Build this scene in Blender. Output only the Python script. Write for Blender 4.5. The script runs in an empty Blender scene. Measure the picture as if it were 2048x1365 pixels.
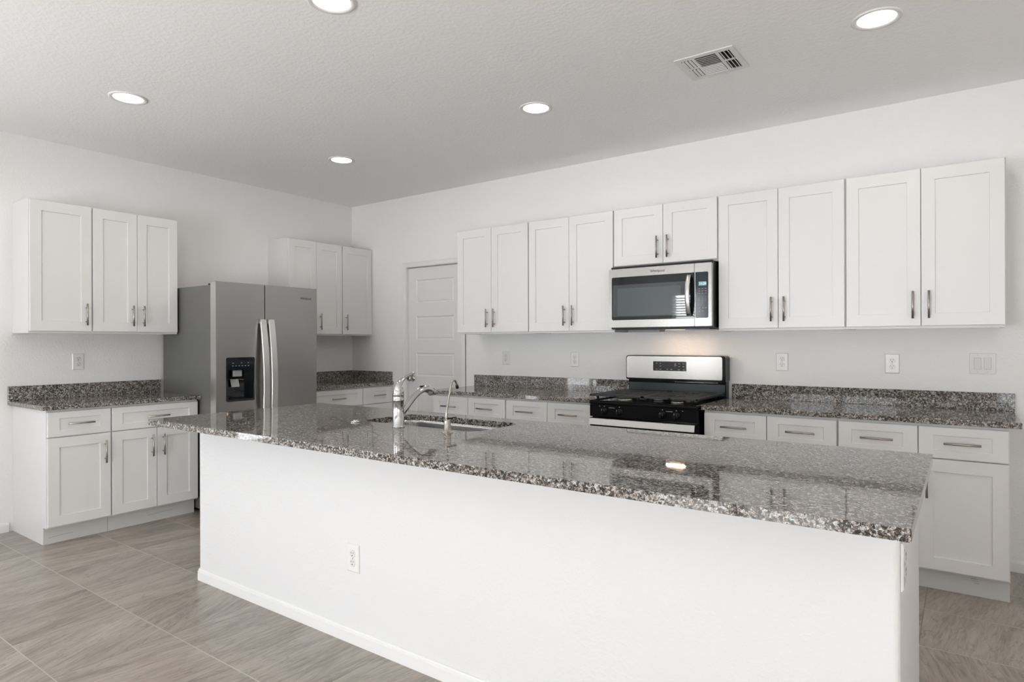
import bpy, bmesh, math, random
from mathutils import Vector, Matrix
C = bpy.context.scene
COL = C.collection
PI = math.pi
random.seed(7)

# ------------------------------------------------------------------ camera, world, light, exposure
H = 2.798                                     # ceiling height
cam_d = bpy.data.cameras.new('camera')
cam_d.sensor_fit = 'HORIZONTAL'; cam_d.sensor_width = 36.0
cam_d.lens = 36.0 * 1264.65 / 2048.0
cam_d.shift_x = (1024 - 1019.2) / 2048.0
cam_d.shift_y = (685.29 - 682.5) / 2048.0
cam_d.clip_start = 0.02; cam_d.clip_end = 60
cam = bpy.data.objects.new('camera', cam_d); COL.objects.link(cam)
_s, _c = math.sin(0.6243), math.cos(0.6243); _r = -0.0029
_F = Vector((-_s, _c, 0)); _R0 = Vector((_c, _s, 0)); _U0 = Vector((0, 0, 1))
_R = _R0 * math.cos(_r) - (-_U0) * math.sin(_r)
_U = _U0 * math.cos(_r) - _R0 * math.sin(_r)
cam.matrix_world = Matrix(((_R.x, _U.x, -_F.x, 5.4391), (_R.y, _U.y, -_F.y, -4.6046), (_R.z, _U.z, -_F.z, 1.3153), (0, 0, 0, 1)))
C.camera = cam

C.view_settings.view_transform = 'Standard'; C.view_settings.look = 'None'
C.view_settings.gamma = 1.0; C.view_settings.use_curve_mapping = False
C.view_settings.exposure = -0.36
C.cycles.diffuse_bounces = 6; C.cycles.max_bounces = 12
C.cycles.caustics_reflective = False; C.cycles.caustics_refractive = False
C.cycles.sample_clamp_indirect = 6.0

w = bpy.data.worlds.new('sky'); C.world = w; w.use_nodes = True
w.node_tree.nodes['Background'].inputs['Color'].default_value = (0.80, 0.90, 1.0, 1)
w.node_tree.nodes['Background'].inputs['Strength'].default_value = 2.0

def area(name, loc, rot, sx, sy, power, col, shape='RECTANGLE', parent=None):
    l = bpy.data.lights.new(name, 'AREA'); l.shape = shape; l.size = sx
    if shape in ('RECTANGLE', 'ELLIPSE'): l.size_y = sy
    l.energy = power; l.color = col
    o = bpy.data.objects.new(name, l); COL.objects.link(o); o.location = loc; o.rotation_euler = rot
    if parent: o.parent = parent
    return o
YR = -7.5                                     # rear wall (behind the camera)
XR = 8.0                                      # right wall
DAY = (0.965, 0.985, 1.0)
K = 1.0
# daylight through the rear windows and the sliding door: sky light, and added upward lamps that lift the ceiling
area('daylight_slider', (3.715, YR - 0.16, 1.03), (PI/2, 0, 0), 1.70, 2.02, 30*K, DAY)
area('daylight_narrow', (1.35, YR - 0.16, 1.285), (PI/2, 0, 0), 0.60, 1.87, 90*K, DAY)
area('daylight_side', (-0.16, -5.6, 1.35), (0, -PI/2, 0), 2.0, 1.9, 42*K, DAY)
area('ceiling_fill_slider', (3.715, YR - 0.62, 0.75), (PI/2 + 0.60, 0, 0), 1.70, 1.6, 210*K, DAY)
area('ceiling_fill_right', (6.675, YR - 0.62, 0.85), (PI/2 + 0.65, 0, 0), 1.7, 1.6, 25*K, DAY)
area('ceiling_fill_side', (-0.62, -5.6, 0.85), (0, -PI/2 - 0.60, 0), 1.6, 1.9, 50*K, DAY)
LAMP_W = 5.2
# added low sun through the added rear window, to bounce off floor and wall
_sl = bpy.data.lights.new('sun', 'SUN'); _sl.energy = 115.0; _sl.angle = 0.009; _sl.color = (0.97, 0.985, 1.0)
_so = bpy.data.objects.new('sun', _sl); COL.objects.link(_so)
_so.rotation_euler = Vector((0.30, 1.0, -math.tan(math.radians(33)))).to_track_quat('-Z', 'Y').to_euler()

# ------------------------------------------------------------------ materials
def lin(r, g, b):
    f = lambda v: (v/255/12.92) if v/255 <= 0.04045 else ((v/255+0.055)/1.055)**2.4
    return (f(r), f(g), f(b), 1)
MATS = {}
def mat(name, col, rough=0.5, metal=0.0, spec=0.5, emit=None, estr=0.0, coat=0.0):
    m = bpy.data.materials.new(name); m.use_nodes = True
    b = m.node_tree.nodes['Principled BSDF']
    b.inputs['Base Color'].default_value = (*col[:3], 1)
    b.inputs['Roughness'].default_value = rough; b.inputs['Metallic'].default_value = metal
    b.inputs['Specular IOR Level'].default_value = spec
    b.inputs['Coat Weight'].default_value = coat
    if emit:
        b.inputs['Emission Color'].default_value = (*emit, 1); b.inputs['Emission Strength'].default_value = estr
    MATS[name] = m
    return m
def nd(m, t, **kw):
    n = m.node_tree.nodes.new(t)
    for k, v in kw.items(): setattr(n, k, v)
    return n
def lk(m, a, b): m.node_tree.links.new(a, b)
def bsdf(m): return m.node_tree.nodes['Principled BSDF']
def objcoord(m): return nd(m, 'ShaderNodeTexCoord').outputs['Object']

def plaster(name, col, scale, dist, rough=0.75):
    """Painted drywall with an orange-peel texture."""
    m = mat(name, col, rough, spec=0.3)
    co = nd(m, 'ShaderNodeNewGeometry').outputs['Position']
    n = nd(m, 'ShaderNodeTexNoise'); n.inputs['Scale'].default_value = scale; n.inputs['Detail'].default_value = 3
    n.inputs['Roughness'].default_value = 0.55
    lk(m, co, n.inputs['Vector'])
    r = nd(m, 'ShaderNodeMapRange'); r.inputs['From Min'].default_value = 0.42; r.inputs['From Max'].default_value = 0.62
    lk(m, n.outputs['Fac'], r.inputs['Value'])
    b = nd(m, 'ShaderNodeBump'); b.inputs['Strength'].default_value = 0.5; b.inputs['Distance'].default_value = dist
    lk(m, r.outputs['Result'], b.inputs['Height']); lk(m, b.outputs['Normal'], bsdf(m).inputs['Normal'])
    return m
WALL = plaster('wall_paint', (0.82, 0.818, 0.815), 75, 0.0012, 0.6)
CEIL = plaster('ceiling_paint', (0.90, 0.90, 0.90), 45, 0.0010, 0.8)
ISL = plaster('wall_paint_dimmed', (0.70, 0.70, 0.705), 70, 0.0007, 0.6)  # same paint as the walls, darkened to offset the strong light on it
TRIM = mat('trim_paint', (0.76, 0.76, 0.755), 0.4)
CAB = mat('cabinet_paint', (0.725, 0.725, 0.725), 0.35)
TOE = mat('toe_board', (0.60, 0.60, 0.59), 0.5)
DOORP = mat('door_paint', (0.72, 0.715, 0.71), 0.4)
PLATE = mat('white_plastic', (0.74, 0.74, 0.73), 0.25)
PLATE2 = mat('socket_plastic', (0.68, 0.68, 0.67), 0.25)
HOLE = mat('dark_slot', (0.01, 0.01, 0.01), 0.6)
NICK = mat('brushed_nickel', (0.42, 0.39, 0.36), 0.32, 1.0)
CHROME = mat('chrome', (0.60, 0.60, 0.60), 0.06, 1.0)
BNICK = mat('satin_nickel', (0.42, 0.40, 0.36), 0.22, 1.0)
BLACK = mat('black_enamel', (0.005, 0.005, 0.006), 0.08, spec=0.22)
BLACKP = mat('black_plastic', (0.007, 0.007, 0.008), 0.25, spec=0.3)
IRON = mat('cast_iron', (0.018, 0.018, 0.02), 0.42)
BGLASS = mat('black_glass', (0.008, 0.010, 0.012), 0.02, spec=0.6)
WGLASS = mat('oven_window_glass', (0.04, 0.05, 0.055), 0.015, spec=1.0)
WGLASS2 = mat('oven_window_mesh', (0.075, 0.09, 0.095), 0.015, spec=1.0)
PANELG = mat('control_panel_glass', (0.012, 0.020, 0.030), 0.10)
SLATE = mat('slate_enamel', (0.016, 0.026, 0.030), 0.22)
FSIDE = mat('fridge_side_paint', (0.13, 0.13, 0.125), 0.38)
MARK = mat('panel_marking', (0.30, 0.34, 0.36), 0.5)
LOGO = mat('logo_dark', (0.05, 0.05, 0.055), 0.3, 0.6)
LCD = mat('lcd_glow', (0.05, 0.1, 0.1), 0.3, emit=(0.20, 0.40, 0.42), estr=0.9)
LCDT = mat('lcd_digits', (0.4, 0.7, 0.7), 0.3, emit=(0.55, 0.95, 0.95), estr=1.0)
LENS = mat('lamp_lens', (1, 1, 1), 0.4, emit=(1, 0.985, 0.96), estr=9.0)
UNDER = mat('hood_lamp_lens', (1, 0.9, 0.8), 0.4, emit=(1, 0.72, 0.45), estr=3.0)
GREYP = mat('grey_plastic', (0.33, 0.34, 0.35), 0.35)
SLAT = mat('blind_slat', (0.85, 0.85, 0.84), 0.5)

def brushed(name, col, rough, axis, amt=0.06):
    m = mat(name, col, rough, 1.0)
    co = objcoord(m); mp = nd(m, 'ShaderNodeMapping')
    sc = [2, 2, 2]; sc = [260 if i != axis else 1.5 for i in range(3)]
    mp.inputs['Scale'].default_value = sc
    lk(m, co, mp.inputs['Vector'])
    n = nd(m, 'ShaderNodeTexNoise'); n.inputs['Scale'].default_value = 1; n.inputs['Detail'].default_value = 2
    lk(m, mp.outputs['Vector'], n.inputs['Vector'])
    r = nd(m, 'ShaderNodeMapRange'); r.inputs['To Min'].default_value = rough - amt; r.inputs['To Max'].default_value = rough + amt
    lk(m, n.outputs['Fac'], r.inputs['Value']); lk(m, r.outputs['Result'], bsdf(m).inputs['Roughness'])
    return m
STEEL = brushed('brushed_steel', (0.40, 0.39, 0.375), 0.24, 0)
FSTEEL = brushed('fridge_steel', (0.40, 0.395, 0.385), 0.33, 1)
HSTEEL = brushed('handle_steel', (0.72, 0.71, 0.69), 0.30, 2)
SINKM = brushed('sink_steel', (0.42, 0.415, 0.41), 0.27, 0)

def granite():
    m = mat('granite', (0.2, 0.2, 0.2), 0.035, spec=0.6)
    co = objcoord(m)
    nz = nd(m, 'ShaderNodeTexNoise'); nz.inputs['Scale'].default_value = 110; nz.inputs['Detail'].default_value = 3
    lk(m, co, nz.inputs['Vector'])
    add = nd(m, 'ShaderNodeVectorMath', operation='MULTIPLY_ADD')
    lk(m, nz.outputs['Color'], add.inputs[0]); add.inputs[1].default_value = (0.014, 0.014, 0.014); lk(m, co, add.inputs[2])
    def cells(scale):
        v = nd(m, 'ShaderNodeTexVoronoi'); v.inputs['Scale'].default_value = scale
        lk(m, add.outputs[0], v.inputs['Vector'])
        q = nd(m, 'ShaderNodeSeparateColor'); lk(m, v.outputs['Color'], q.inputs['Color'])
        return q
    big, small = cells(150), cells(300)
    fine = nd(m, 'ShaderNodeTexNoise'); fine.inputs['Scale'].default_value = 380; fine.inputs['Detail'].default_value = 3
    lk(m, co, fine.inputs['Vector'])
    def madd(x, k, y):
        n = nd(m, 'ShaderNodeMath', operation='MULTIPLY_ADD'); lk(m, x, n.inputs[0]); n.inputs[1].default_value = k
        if hasattr(y, 'links'): lk(m, y, n.inputs[2])
        else: n.inputs[2].default_value = y
        return n.outputs[0]
    val = madd(big.outputs['Red'], 0.46, madd(small.outputs['Red'], 0.30, madd(fine.outputs['Fac'], 0.62, -0.19)))
    r = nd(m, 'ShaderNodeValToRGB'); el = r.color_ramp.elements
    el[0].position, el[0].color = 0.24, (0.012, 0.014, 0.015, 1)
    el[1].position, el[1].color = 0.78, (0.54, 0.57, 0.575, 1)
    for p, c in ((0.36, (0.036, 0.035, 0.034)), (0.46, (0.115, 0.102, 0.092)), (0.57, (0.215, 0.193, 0.176)), (0.67, (0.36, 0.35, 0.34))):
        e = el.new(p); e.color = (*c, 1)
    lk(m, val, r.inputs['Fac'])
    br = nd(m, 'ShaderNodeMath', operation='GREATER_THAN'); br.inputs[1].default_value = 0.62; lk(m, small.outputs['Green'], br.inputs[0])
    mul = nd(m, 'ShaderNodeMix', data_type='RGBA', blend_type='MULTIPLY'); mul.inputs['B'].default_value = (1.0, 0.91, 0.85, 1)
    lk(m, br.outputs[0], mul.inputs['Factor']); lk(m, r.outputs['Color'], mul.inputs['A'])
    lk(m, mul.outputs['Result'], bsdf(m).inputs['Base Color'])
    return m
GRAN = granite()

def tile_floor():
    m = mat('floor_tile', (0.4, 0.37, 0.34), 0.32, spec=0.7)
    co = nd(m, 'ShaderNodeNewGeometry').outputs['Position']
    T = 0.4575
    off = nd(m, 'ShaderNodeVectorMath', operation='SUBTRACT'); off.inputs[1].default_value = (0.24, -3.1835, 0)
    lk(m, co, off.inputs[0])
    dv = nd(m, 'ShaderNodeVectorMath', operation='SCALE'); dv.inputs['Scale'].default_value = 1/T
    lk(m, off.outputs[0], dv.inputs[0])
    fl = nd(m, 'ShaderNodeVectorMath', operation='FLOOR'); lk(m, dv.outputs[0], fl.inputs[0])
    fr = nd(m, 'ShaderNodeVectorMath', operation='FRACTION'); lk(m, dv.outputs[0], fr.inputs[0])
    sx = nd(m, 'ShaderNodeSeparateXYZ'); lk(m, fr.outputs[0], sx.inputs[0])
    def edge(sock, half):
        # 1 on the joint, 0 on the tile
        a = nd(m, 'ShaderNodeMath', operation='SUBTRACT'); lk(m, sock, a.inputs[0]); a.inputs[1].default_value = 0.5
        b = nd(m, 'ShaderNodeMath', operation='ABSOLUTE'); lk(m, a.outputs[0], b.inputs[0])
        c = nd(m, 'ShaderNodeMath', operation='GREATER_THAN'); lk(m, b.outputs[0], c.inputs[0]); c.inputs[1].default_value = 0.5 - half/T
        return c.outputs[0]
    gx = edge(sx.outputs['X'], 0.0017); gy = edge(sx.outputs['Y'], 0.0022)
    wn = nd(m, 'ShaderNodeTexWhiteNoise', noise_dimensions='3D'); lk(m, fl.outputs[0], wn.inputs['Vector'])
    sep = nd(m, 'ShaderNodeSeparateColor'); lk(m, wn.outputs['Color'], sep.inputs['Color'])
    ang = nd(m, 'ShaderNodeMapRange'); ang.inputs['To Min'].default_value = 1.15; ang.inputs['To Max'].default_value = 2.05
    lk(m, sep.outputs['Red'], ang.inputs['Value'])
    rot = nd(m, 'ShaderNodeVectorRotate', rotation_type='Z_AXIS'); lk(m, co, rot.inputs['Vector']); lk(m, ang.outputs['Result'], rot.inputs['Angle'])
    sh = nd(m, 'ShaderNodeVectorMath', operation='MULTIPLY_ADD'); lk(m, wn.outputs['Color'], sh.inputs[0]); sh.inputs[1].default_value = (13, 17, 5); lk(m, rot.outputs[0], sh.inputs[2])
    def streak(sxx, syy, det, dist):
        mp = nd(m, 'ShaderNodeMapping'); mp.inputs['Scale'].default_value = (sxx, syy, 1); lk(m, sh.outputs[0], mp.inputs['Vector'])
        n = nd(m, 'ShaderNodeTexNoise'); n.inputs['Scale'].default_value = 1; n.inputs['Detail'].default_value = det
        n.inputs['Distortion'].default_value = dist
        lk(m, mp.outputs['Vector'], n.inputs['Vector']); return n.outputs['Fac']
    s1 = streak(1.6, 9.0, 4, 0.6); s2 = streak(9, 75, 5, 0.8)
    ramp = nd(m, 'ShaderNodeValToRGB'); el = ramp.color_ramp.elements
    el[0].position, el[0].color = 0.30, (0.190, 0.155, 0.126, 1)
    el[1].position, el[1].color = 0.70, (0.43, 0.385, 0.335, 1)
    e = el.new(0.5); e.color = (0.325, 0.280, 0.238, 1)
    mixn = nd(m, 'ShaderNodeMath', operation='MULTIPLY_ADD'); lk(m, s2, mixn.inputs[0]); mixn.inputs[1].default_value = 0.55
    m2 = nd(m, 'ShaderNodeMath', operation='MULTIPLY'); lk(m, s1, m2.inputs[0]); m2.inputs[1].default_value = 0.55
    lk(m, m2.outputs[0], mixn.inputs[2])
    dv2 = nd(m, 'ShaderNodeMath', operation='SUBTRACT'); lk(m, mixn.outputs[0], dv2.inputs[0]); dv2.inputs[1].default_value = 0.05
    tv = nd(m, 'ShaderNodeMath', operation='MULTIPLY_ADD'); lk(m, sep.outputs['Green'], tv.inputs[0]); tv.inputs[1].default_value = 0.10; lk(m, dv2.outputs[0], tv.inputs[2])
    tv2 = nd(m, 'ShaderNodeMath', operation='SUBTRACT'); lk(m, tv.outputs[0], tv2.inputs[0]); tv2.inputs[1].default_value = 0.05
    lk(m, tv2.outputs[0], ramp.inputs['Fac'])
    # fine dark veins and sandy grain
    s3 = streak(2.2, 11, 5, 1.6)
    va = nd(m, 'ShaderNodeMath', operation='SUBTRACT'); lk(m, s3, va.inputs[0]); va.inputs[1].default_value = 0.5
    vb = nd(m, 'ShaderNodeMath', operation='ABSOLUTE'); lk(m, va.outputs[0], vb.inputs[0])
    vc = nd(m, 'ShaderNodeMapRange'); vc.inputs['From Max'].default_value = 0.022; vc.inputs['To Min'].default_value = 0.72; vc.inputs['To Max'].default_value = 1.0
    lk(m, vb.outputs[0], vc.inputs['Value'])
    gn = nd(m, 'ShaderNodeTexNoise'); gn.inputs['Scale'].default_value = 420; gn.inputs['Detail'].default_value = 2; lk(m, co, gn.inputs['Vector'])
    gm = nd(m, 'ShaderNodeMapRange'); gm.inputs['From Min'].default_value = 0.3; gm.inputs['From Max'].default_value = 0.7; gm.inputs['To Min'].default_value = 0.80; gm.inputs['To Max'].default_value = 1.16
    lk(m, gn.outputs['Fac'], gm.inputs['Value'])
    vg = nd(m, 'ShaderNodeMath', operation='MULTIPLY'); lk(m, vc.outputs['Result'], vg.inputs[0]); lk(m, gm.outputs['Result'], vg.inputs[1])
    tone = nd(m, 'ShaderNodeVectorMath', operation='SCALE'); lk(m, ramp.outputs['Color'], tone.inputs[0]); lk(m, vg.outputs[0], tone.inputs['Scale'])
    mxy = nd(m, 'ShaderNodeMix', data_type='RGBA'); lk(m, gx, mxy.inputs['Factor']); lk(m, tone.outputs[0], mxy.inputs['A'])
    mxy.inputs['B'].default_value = (0.15, 0.125, 0.105, 1)  # joints along y: same grout, darkened to paint in tile-edge shade
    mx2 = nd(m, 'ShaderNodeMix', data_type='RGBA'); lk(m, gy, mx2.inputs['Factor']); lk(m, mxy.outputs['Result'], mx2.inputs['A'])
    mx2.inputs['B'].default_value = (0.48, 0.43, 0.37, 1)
    lk(m, mx2.outputs['Result'], bsdf(m).inputs['Base Color'])
    bp = nd(m, 'ShaderNodeBump'); bp.inputs['Strength'].default_value = 0.25; bp.inputs['Distance'].default_value = 0.002
    lk(m, s2, bp.inputs['Height']); lk(m, bp.outputs['Normal'], bsdf(m).inputs['Normal'])
    return m
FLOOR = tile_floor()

def pane_mat():
    m = bpy.data.materials.new('window_glass'); m.use_nodes = True
    nt = m.node_tree; nt.nodes.remove(nt.nodes['Principled BSDF'])
    t = nd(m, 'ShaderNodeBsdfTransparent'); g = nd(m, 'ShaderNodeBsdfGlossy'); g.inputs['Roughness'].default_value = 0.0
    x = nd(m, 'ShaderNodeMixShader'); x.inputs['Fac'].default_value = 0.06
    lk(m, t.outputs[0], x.inputs[1]); lk(m, g.outputs[0], x.inputs[2])
    lk(m, x.outputs[0], nt.nodes['Material Output'].inputs['Surface'])
    return m
PANE = pane_mat()

# ------------------------------------------------------------------ mesh helpers
class MB:
    def __init__(s): s.bm = bmesh.new()
    def box(s, x0, x1, y0, y1, z0, z1, bev=0.0, seg=1):
        b = bmesh.new()
        r = bmesh.ops.create_cube(b, size=1)
        for v in b.verts:
            v.co = Vector((x0 + (v.co.x + .5)*(x1-x0), y0 + (v.co.y + .5)*(y1-y0), z0 + (v.co.z + .5)*(z1-z0)))
        if bev: bmesh.ops.bevel(b, geom=list(b.edges), offset=bev, segments=seg, profile=0.5, affect='EDGES')
        s.merge(b); return s
    def merge(s, b, mtx=None):
        if mtx is not None: bmesh.ops.transform(b, matrix=mtx, verts=b.verts)
        me = bpy.data.meshes.new('t'); b.to_mesh(me); b.free()
        s.bm.from_mesh(me); bpy.data.meshes.remove(me)
    def tube(s, pts, rad, n=12, cap=True, squash=None):
        """Sweep a circle along pts; rad is one radius or one per point."""
        pts = [Vector(p) for p in pts]
        if not isinstance(rad, (list, tuple)): rad = [rad]*len(pts)
        tans = []
        for i in range(len(pts)):
            a = pts[max(0, i-1)]; c = pts[min(len(pts)-1, i+1)]
            tans.append((c - a).normalized())
        up = Vector((1, 0, 0)) if abs(tans[0].x) < 0.9 else Vector((0, 1, 0))
        u = (up - tans[0]*up.dot(tans[0])).normalized()
        rings = []
        for i, (p, t) in enumerate(zip(pts, tans)):
            u = (u - t*u.dot(t)).normalized(); v = t.cross(u)
            sq = squash if squash else 1.0
            rings.append([s.bm.verts.new(p + (u*math.cos(2*PI*k/n)*sq + v*math.sin(2*PI*k/n))*rad[i]) for k in range(n)])
        for a, b in zip(rings, rings[1:]):
            for k in range(n):
                f = s.bm.faces.new((a[k], a[(k+1) % n], b[(k+1) % n], b[k])); f.smooth = True
        if cap:
            s.bm.faces.new(rings[0][::-1]); s.bm.faces.new(rings[-1])
        return s
    def lathe(s, prof, c=(0, 0, 0), n=24, axis='Z'):
        """prof: (radius, height) pairs; caps where the ends have a radius."""
        b = bmesh.new(); rings = []
        for r, h in prof:
            rings.append([b.verts.new((r*math.cos(2*PI*k/n), r*math.sin(2*PI*k/n), h)) for k in range(n)])
        for a, d in zip(rings, rings[1:]):
            for k in range(n):
                f = b.faces.new((a[k], a[(k+1) % n], d[(k+1) % n], d[k])); f.smooth = True
        b.faces.new(rings[0][::-1]); b.faces.new(rings[-1])
        M = Matrix.Translation(c)
        if axis == 'Y': M = M @ Matrix.Rotation(PI/2, 4, 'X')      # height runs to -y
        if axis == 'X': M = M @ Matrix.Rotation(PI/2, 4, 'Y')      # height runs to +x
        s.merge(b, M); return s
    def prism(s, loop, z0, z1, hole=None):
        """Extrude a 2-D outline, with an optional hole, from z0 to z1."""
        b = bmesh.new()
        def ring(lp):
            vs = [b.verts.new((x, y, z1)) for x, y in lp]
            return [b.edges.new((vs[i], vs[(i+1) % len(vs)])) for i in range(len(vs))]
        e = ring(loop) + (ring(hole) if hole else [])
        bmesh.ops.triangle_fill(b, use_beauty=True, use_dissolve=False, edges=e)
        r = bmesh.ops.extrude_face_region(b, geom=list(b.faces))
        for v in r['geom']:
            if isinstance(v, bmesh.types.BMVert): v.co.z = z0
        bmesh.ops.recalc_face_normals(b, faces=b.faces)
        s.merge(b); return s
    def outline(s, loop, y0, y1, hole=None):
        """As prism, but the outline is in x and z and runs from y0 to y1."""
        t = MB(); t.prism([(x, z) for x, z in loop], 0, 1, hole)
        for v in t.bm.verts: v.co = Vector((v.co.x, y0 + (y1-y0)*v.co.z, v.co.y))
        bmesh.ops.recalc_face_normals(t.bm, faces=t.bm.faces)
        s.merge(t.bm); return s
    def build(s, name, m, parent=None, loc=None, rotz=0.0, bevel=0.0, sharp=35):
        bmesh.ops.recalc_face_normals(s.bm, faces=s.bm.faces)
        me = bpy.data.meshes.new(name); s.bm.to_mesh(me); s.bm.free()
        me.materials.append(m)
        o = bpy.data.objects.new(name, me); COL.objects.link(o)
        if parent: o.parent = parent
        if loc is not None: o.location = loc
        if rotz: o.rotation_euler = (0, 0, rotz)
        if bevel:
            mod = o.modifiers.new('bevel', 'BEVEL'); mod.width = bevel; mod.segments = 2; mod.limit_method = 'ANGLE'; mod.angle_limit = math.radians(40)
        return o

def rrect(x0, x1, y0, y1, r, n=6):
    """Rounded rectangle; r is one radius or four (from the lower left, anticlockwise)."""
    if not isinstance(r, (tuple, list)): r = (r,)*4
    out = []
    for (cx, cy, a0, q) in ((x0, y0, PI, r[0]), (x1, y0, 1.5*PI, r[1]), (x1, y1, 0, r[2]), (x0, y1, .5*PI, r[3])):
        sx = 1 if cx == x0 else -1; sy = 1 if cy == y0 else -1
        if q <= 0: out.append((cx, cy)); continue
        for i in range(n+1):
            a = a0 + .5*PI*i/n
            out.append((cx + sx*q + q*math.cos(a), cy + sy*q + q*math.sin(a)))
    return out
def thing(name, label, cat, loc=(0, 0, 0), rotz=0.0, group=None):
    o = bpy.data.objects.new(name, None); COL.objects.link(o); o.empty_display_size = 0.1
    o.location = loc; o.rotation_euler = (0, 0, rotz)
    return tag(o, label, cat, group)
def tag(o, label, cat, group=None):
    o['label'] = label; o['category'] = cat
    if group: o['group'] = group
    return o
def struct(o, label, cat):
    o['kind'] = 'structure'; return tag(o, label, cat)
def text_mesh(name, body, size, m, parent, loc, rot, depth=0.0006):
    cu = bpy.data.curves.new(name, 'FONT'); cu.body = body; cu.size = size; cu.extrude = depth; cu.align_x = 'CENTER'; cu.align_y = 'CENTER'
    t = bpy.data.objects.new(name + '_curve', cu); COL.objects.link(t)
    dg = bpy.context.evaluated_depsgraph_get()
    me = bpy.data.meshes.new_from_object(t.evaluated_get(dg))
    bpy.data.objects.remove(t); bpy.data.curves.remove(cu)
    me.materials.clear(); me.materials.append(m); me.name = name
    o = bpy.data.objects.new(name, me); COL.objects.link(o); o.parent = parent; o.location = loc; o.rotation_euler = rot
    return o
def copy_thing(root, loc, label, rotz=None):
    r = root.copy(); COL.objects.link(r); r.location = loc; r['label'] = label
    if rotz is not None: r.rotation_euler = (0, 0, rotz)
    for ch in list(root.children):
        c = ch.copy(); COL.objects.link(c); c.parent = r
        for g in list(ch.children):
            d = g.copy(); COL.objects.link(d); d.parent = c
    return r

# ------------------------------------------------------------------ the room
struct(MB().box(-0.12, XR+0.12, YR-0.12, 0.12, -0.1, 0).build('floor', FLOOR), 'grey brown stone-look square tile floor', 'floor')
struct(MB().box(-0.12, XR+0.12, YR-0.12, 0.12, H, H+0.1).build('ceiling', CEIL), 'light grey textured ceiling', 'ceiling')
DX0, DX1, DZ = 0.835, 1.564, 2.078            # door opening
b = MB(); b.box(-0.12, DX0, 0, 0.12, 0, H).box(DX1, XR+0.12, 0, 0.12, 0, H).box(DX0, DX1, 0, 0.12, DZ, H)
struct(b.build('wall_back', WALL), 'long white textured wall behind the range', 'wall')
SY0, SY1, SZ0, SZ1 = -6.55, -4.65, 0.35, 2.35  # window in the left wall, out of frame
b = MB(); b.box(-0.12, 0, SY1, 0, 0, H).box(-0.12, 0, YR-0.12, SY0, 0, H).box(-0.12, 0, SY0, SY1, 0, SZ0).box(-0.12, 0, SY0, SY1, SZ1, H)
struct(b.build('wall_left', WALL), 'white textured wall behind the refrigerator', 'wall')
struct(MB().box(XR, XR+0.12, YR-0.12, 0, 0, H).build('wall_right', WALL), 'white wall at the right, out of frame', 'wall')
OPEN = [(1.05, 1.65, 0.35, 2.22), (2.86, 4.57, 0.02, 2.05), (5.80, 7.55, 0.25, 2.40)]
b = MB(); x = 0.0
for x0, x1, z0, z1 in OPEN:
    b.box(x, x0, YR-0.12, YR, 0, H).box(x0, x1, YR-0.12, YR, 0, z0).box(x0, x1, YR-0.12, YR, z1, H); x = x1
b.box(x, XR, YR-0.12, YR, 0, H)
struct(b.build('wall_rear', WALL), 'white wall with windows behind the camera', 'wall')
def window(name, x0, x1, z0, z1, mull, loc=(0, YR, 0), rz=0.0, label='', cat='window'):
    f = MB(); t = 0.045
    f.box(x0, x0+t, -0.09, -0.03, z0, z1).box(x1-t, x1, -0.09, -0.03, z0, z1).box(x0+t, x1-t, -0.09, -0.03, z0, z0+t).box(x0+t, x1-t, -0.09, -0.03, z1-t, z1)
    for mx, mw in mull: f.box(mx-mw/2, mx+mw/2, -0.085, -0.035, z0+t, z1-t)
    o = struct(f.build(name, TRIM, None, loc, rz), label, cat)
    MB().box(x0+t, x1-t, -0.064, -0.060, z0+t, z1-t).build('window_pane', PANE, o)
    return o
window('window_1', *OPEN[0], [], label='tall narrow rear window with blind', cat='window')
window('door_2', *OPEN[1], [(3.665, 0.14)], label='sliding glass door behind the camera', cat='door')
window('added_window', *OPEN[2], [(6.675, 0.06)], label='unseen rear window at the right, added to let in sun', cat='window')  # unseen window, added so sun can bounce around behind the camera
struct(MB().box(-2.6, 5.3, YR-4.6, YR-0.125, 2.42, 2.52).box(-2.6, -0.125, YR-0.125, -4.0, 2.42, 2.52).build('sun_blocker', TRIM), 'unseen slab added outside to block the sun', 'sun blocker')  # unseen slab, added to keep sun out of slider and side window
window('window_2', 0, SY1-SY0, SZ0, SZ1, [((SY1-SY0)/2, 0.06)], (0, SY1, 0), -PI/2, 'side window in the left wall', 'window')
bl = MB()
for k in range(37):
    z = 0.42 + k*0.047
    t = bmesh.new(); bmesh.ops.create_cube(t, size=1)
    bmesh.ops.transform(t, matrix=Matrix.Translation((1.35, YR+0.03, z)) @ Matrix.Rotation(0.55, 4, 'X') @ Matrix.Diagonal((0.58, 0.048, 0.003, 1)), verts=t.verts)
    bl.merge(t)
bl.box(1.06, 1.64, YR+0.003, YR+0.06, 2.165, 2.215)
tag(bl.build('window_blind', SLAT), 'white horizontal slat blind, seen mirrored in the microwave door', 'blind')

def board(x0, x1, name, loc, rz, label):
    b = MB()
    b.outline([(0, 0), (0.013, 0), (0.013, 0.050), (0.010, 0.058), (0.004, 0.064), (0, 0.064)], 0, x1-x0)
    # outline runs (depth, height) along the length: turn it to lie along x in front of the wall
    for v in b.bm.verts: v.co = Vector((x0 + v.co.y, -v.co.x, v.co.z))
    return struct(b.build(name, TRIM, None, loc, rz), label, 'baseboard')
board(5.645, XR, 'baseboard_back', (0, 0, 0), 0, 'white baseboard on the back wall, right of the cabinets')
board(0, YR*-1-3.065, 'baseboard_left', (0, YR, 0), PI/2, 'white baseboard on the left wall beside the base cabinets')

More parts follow.
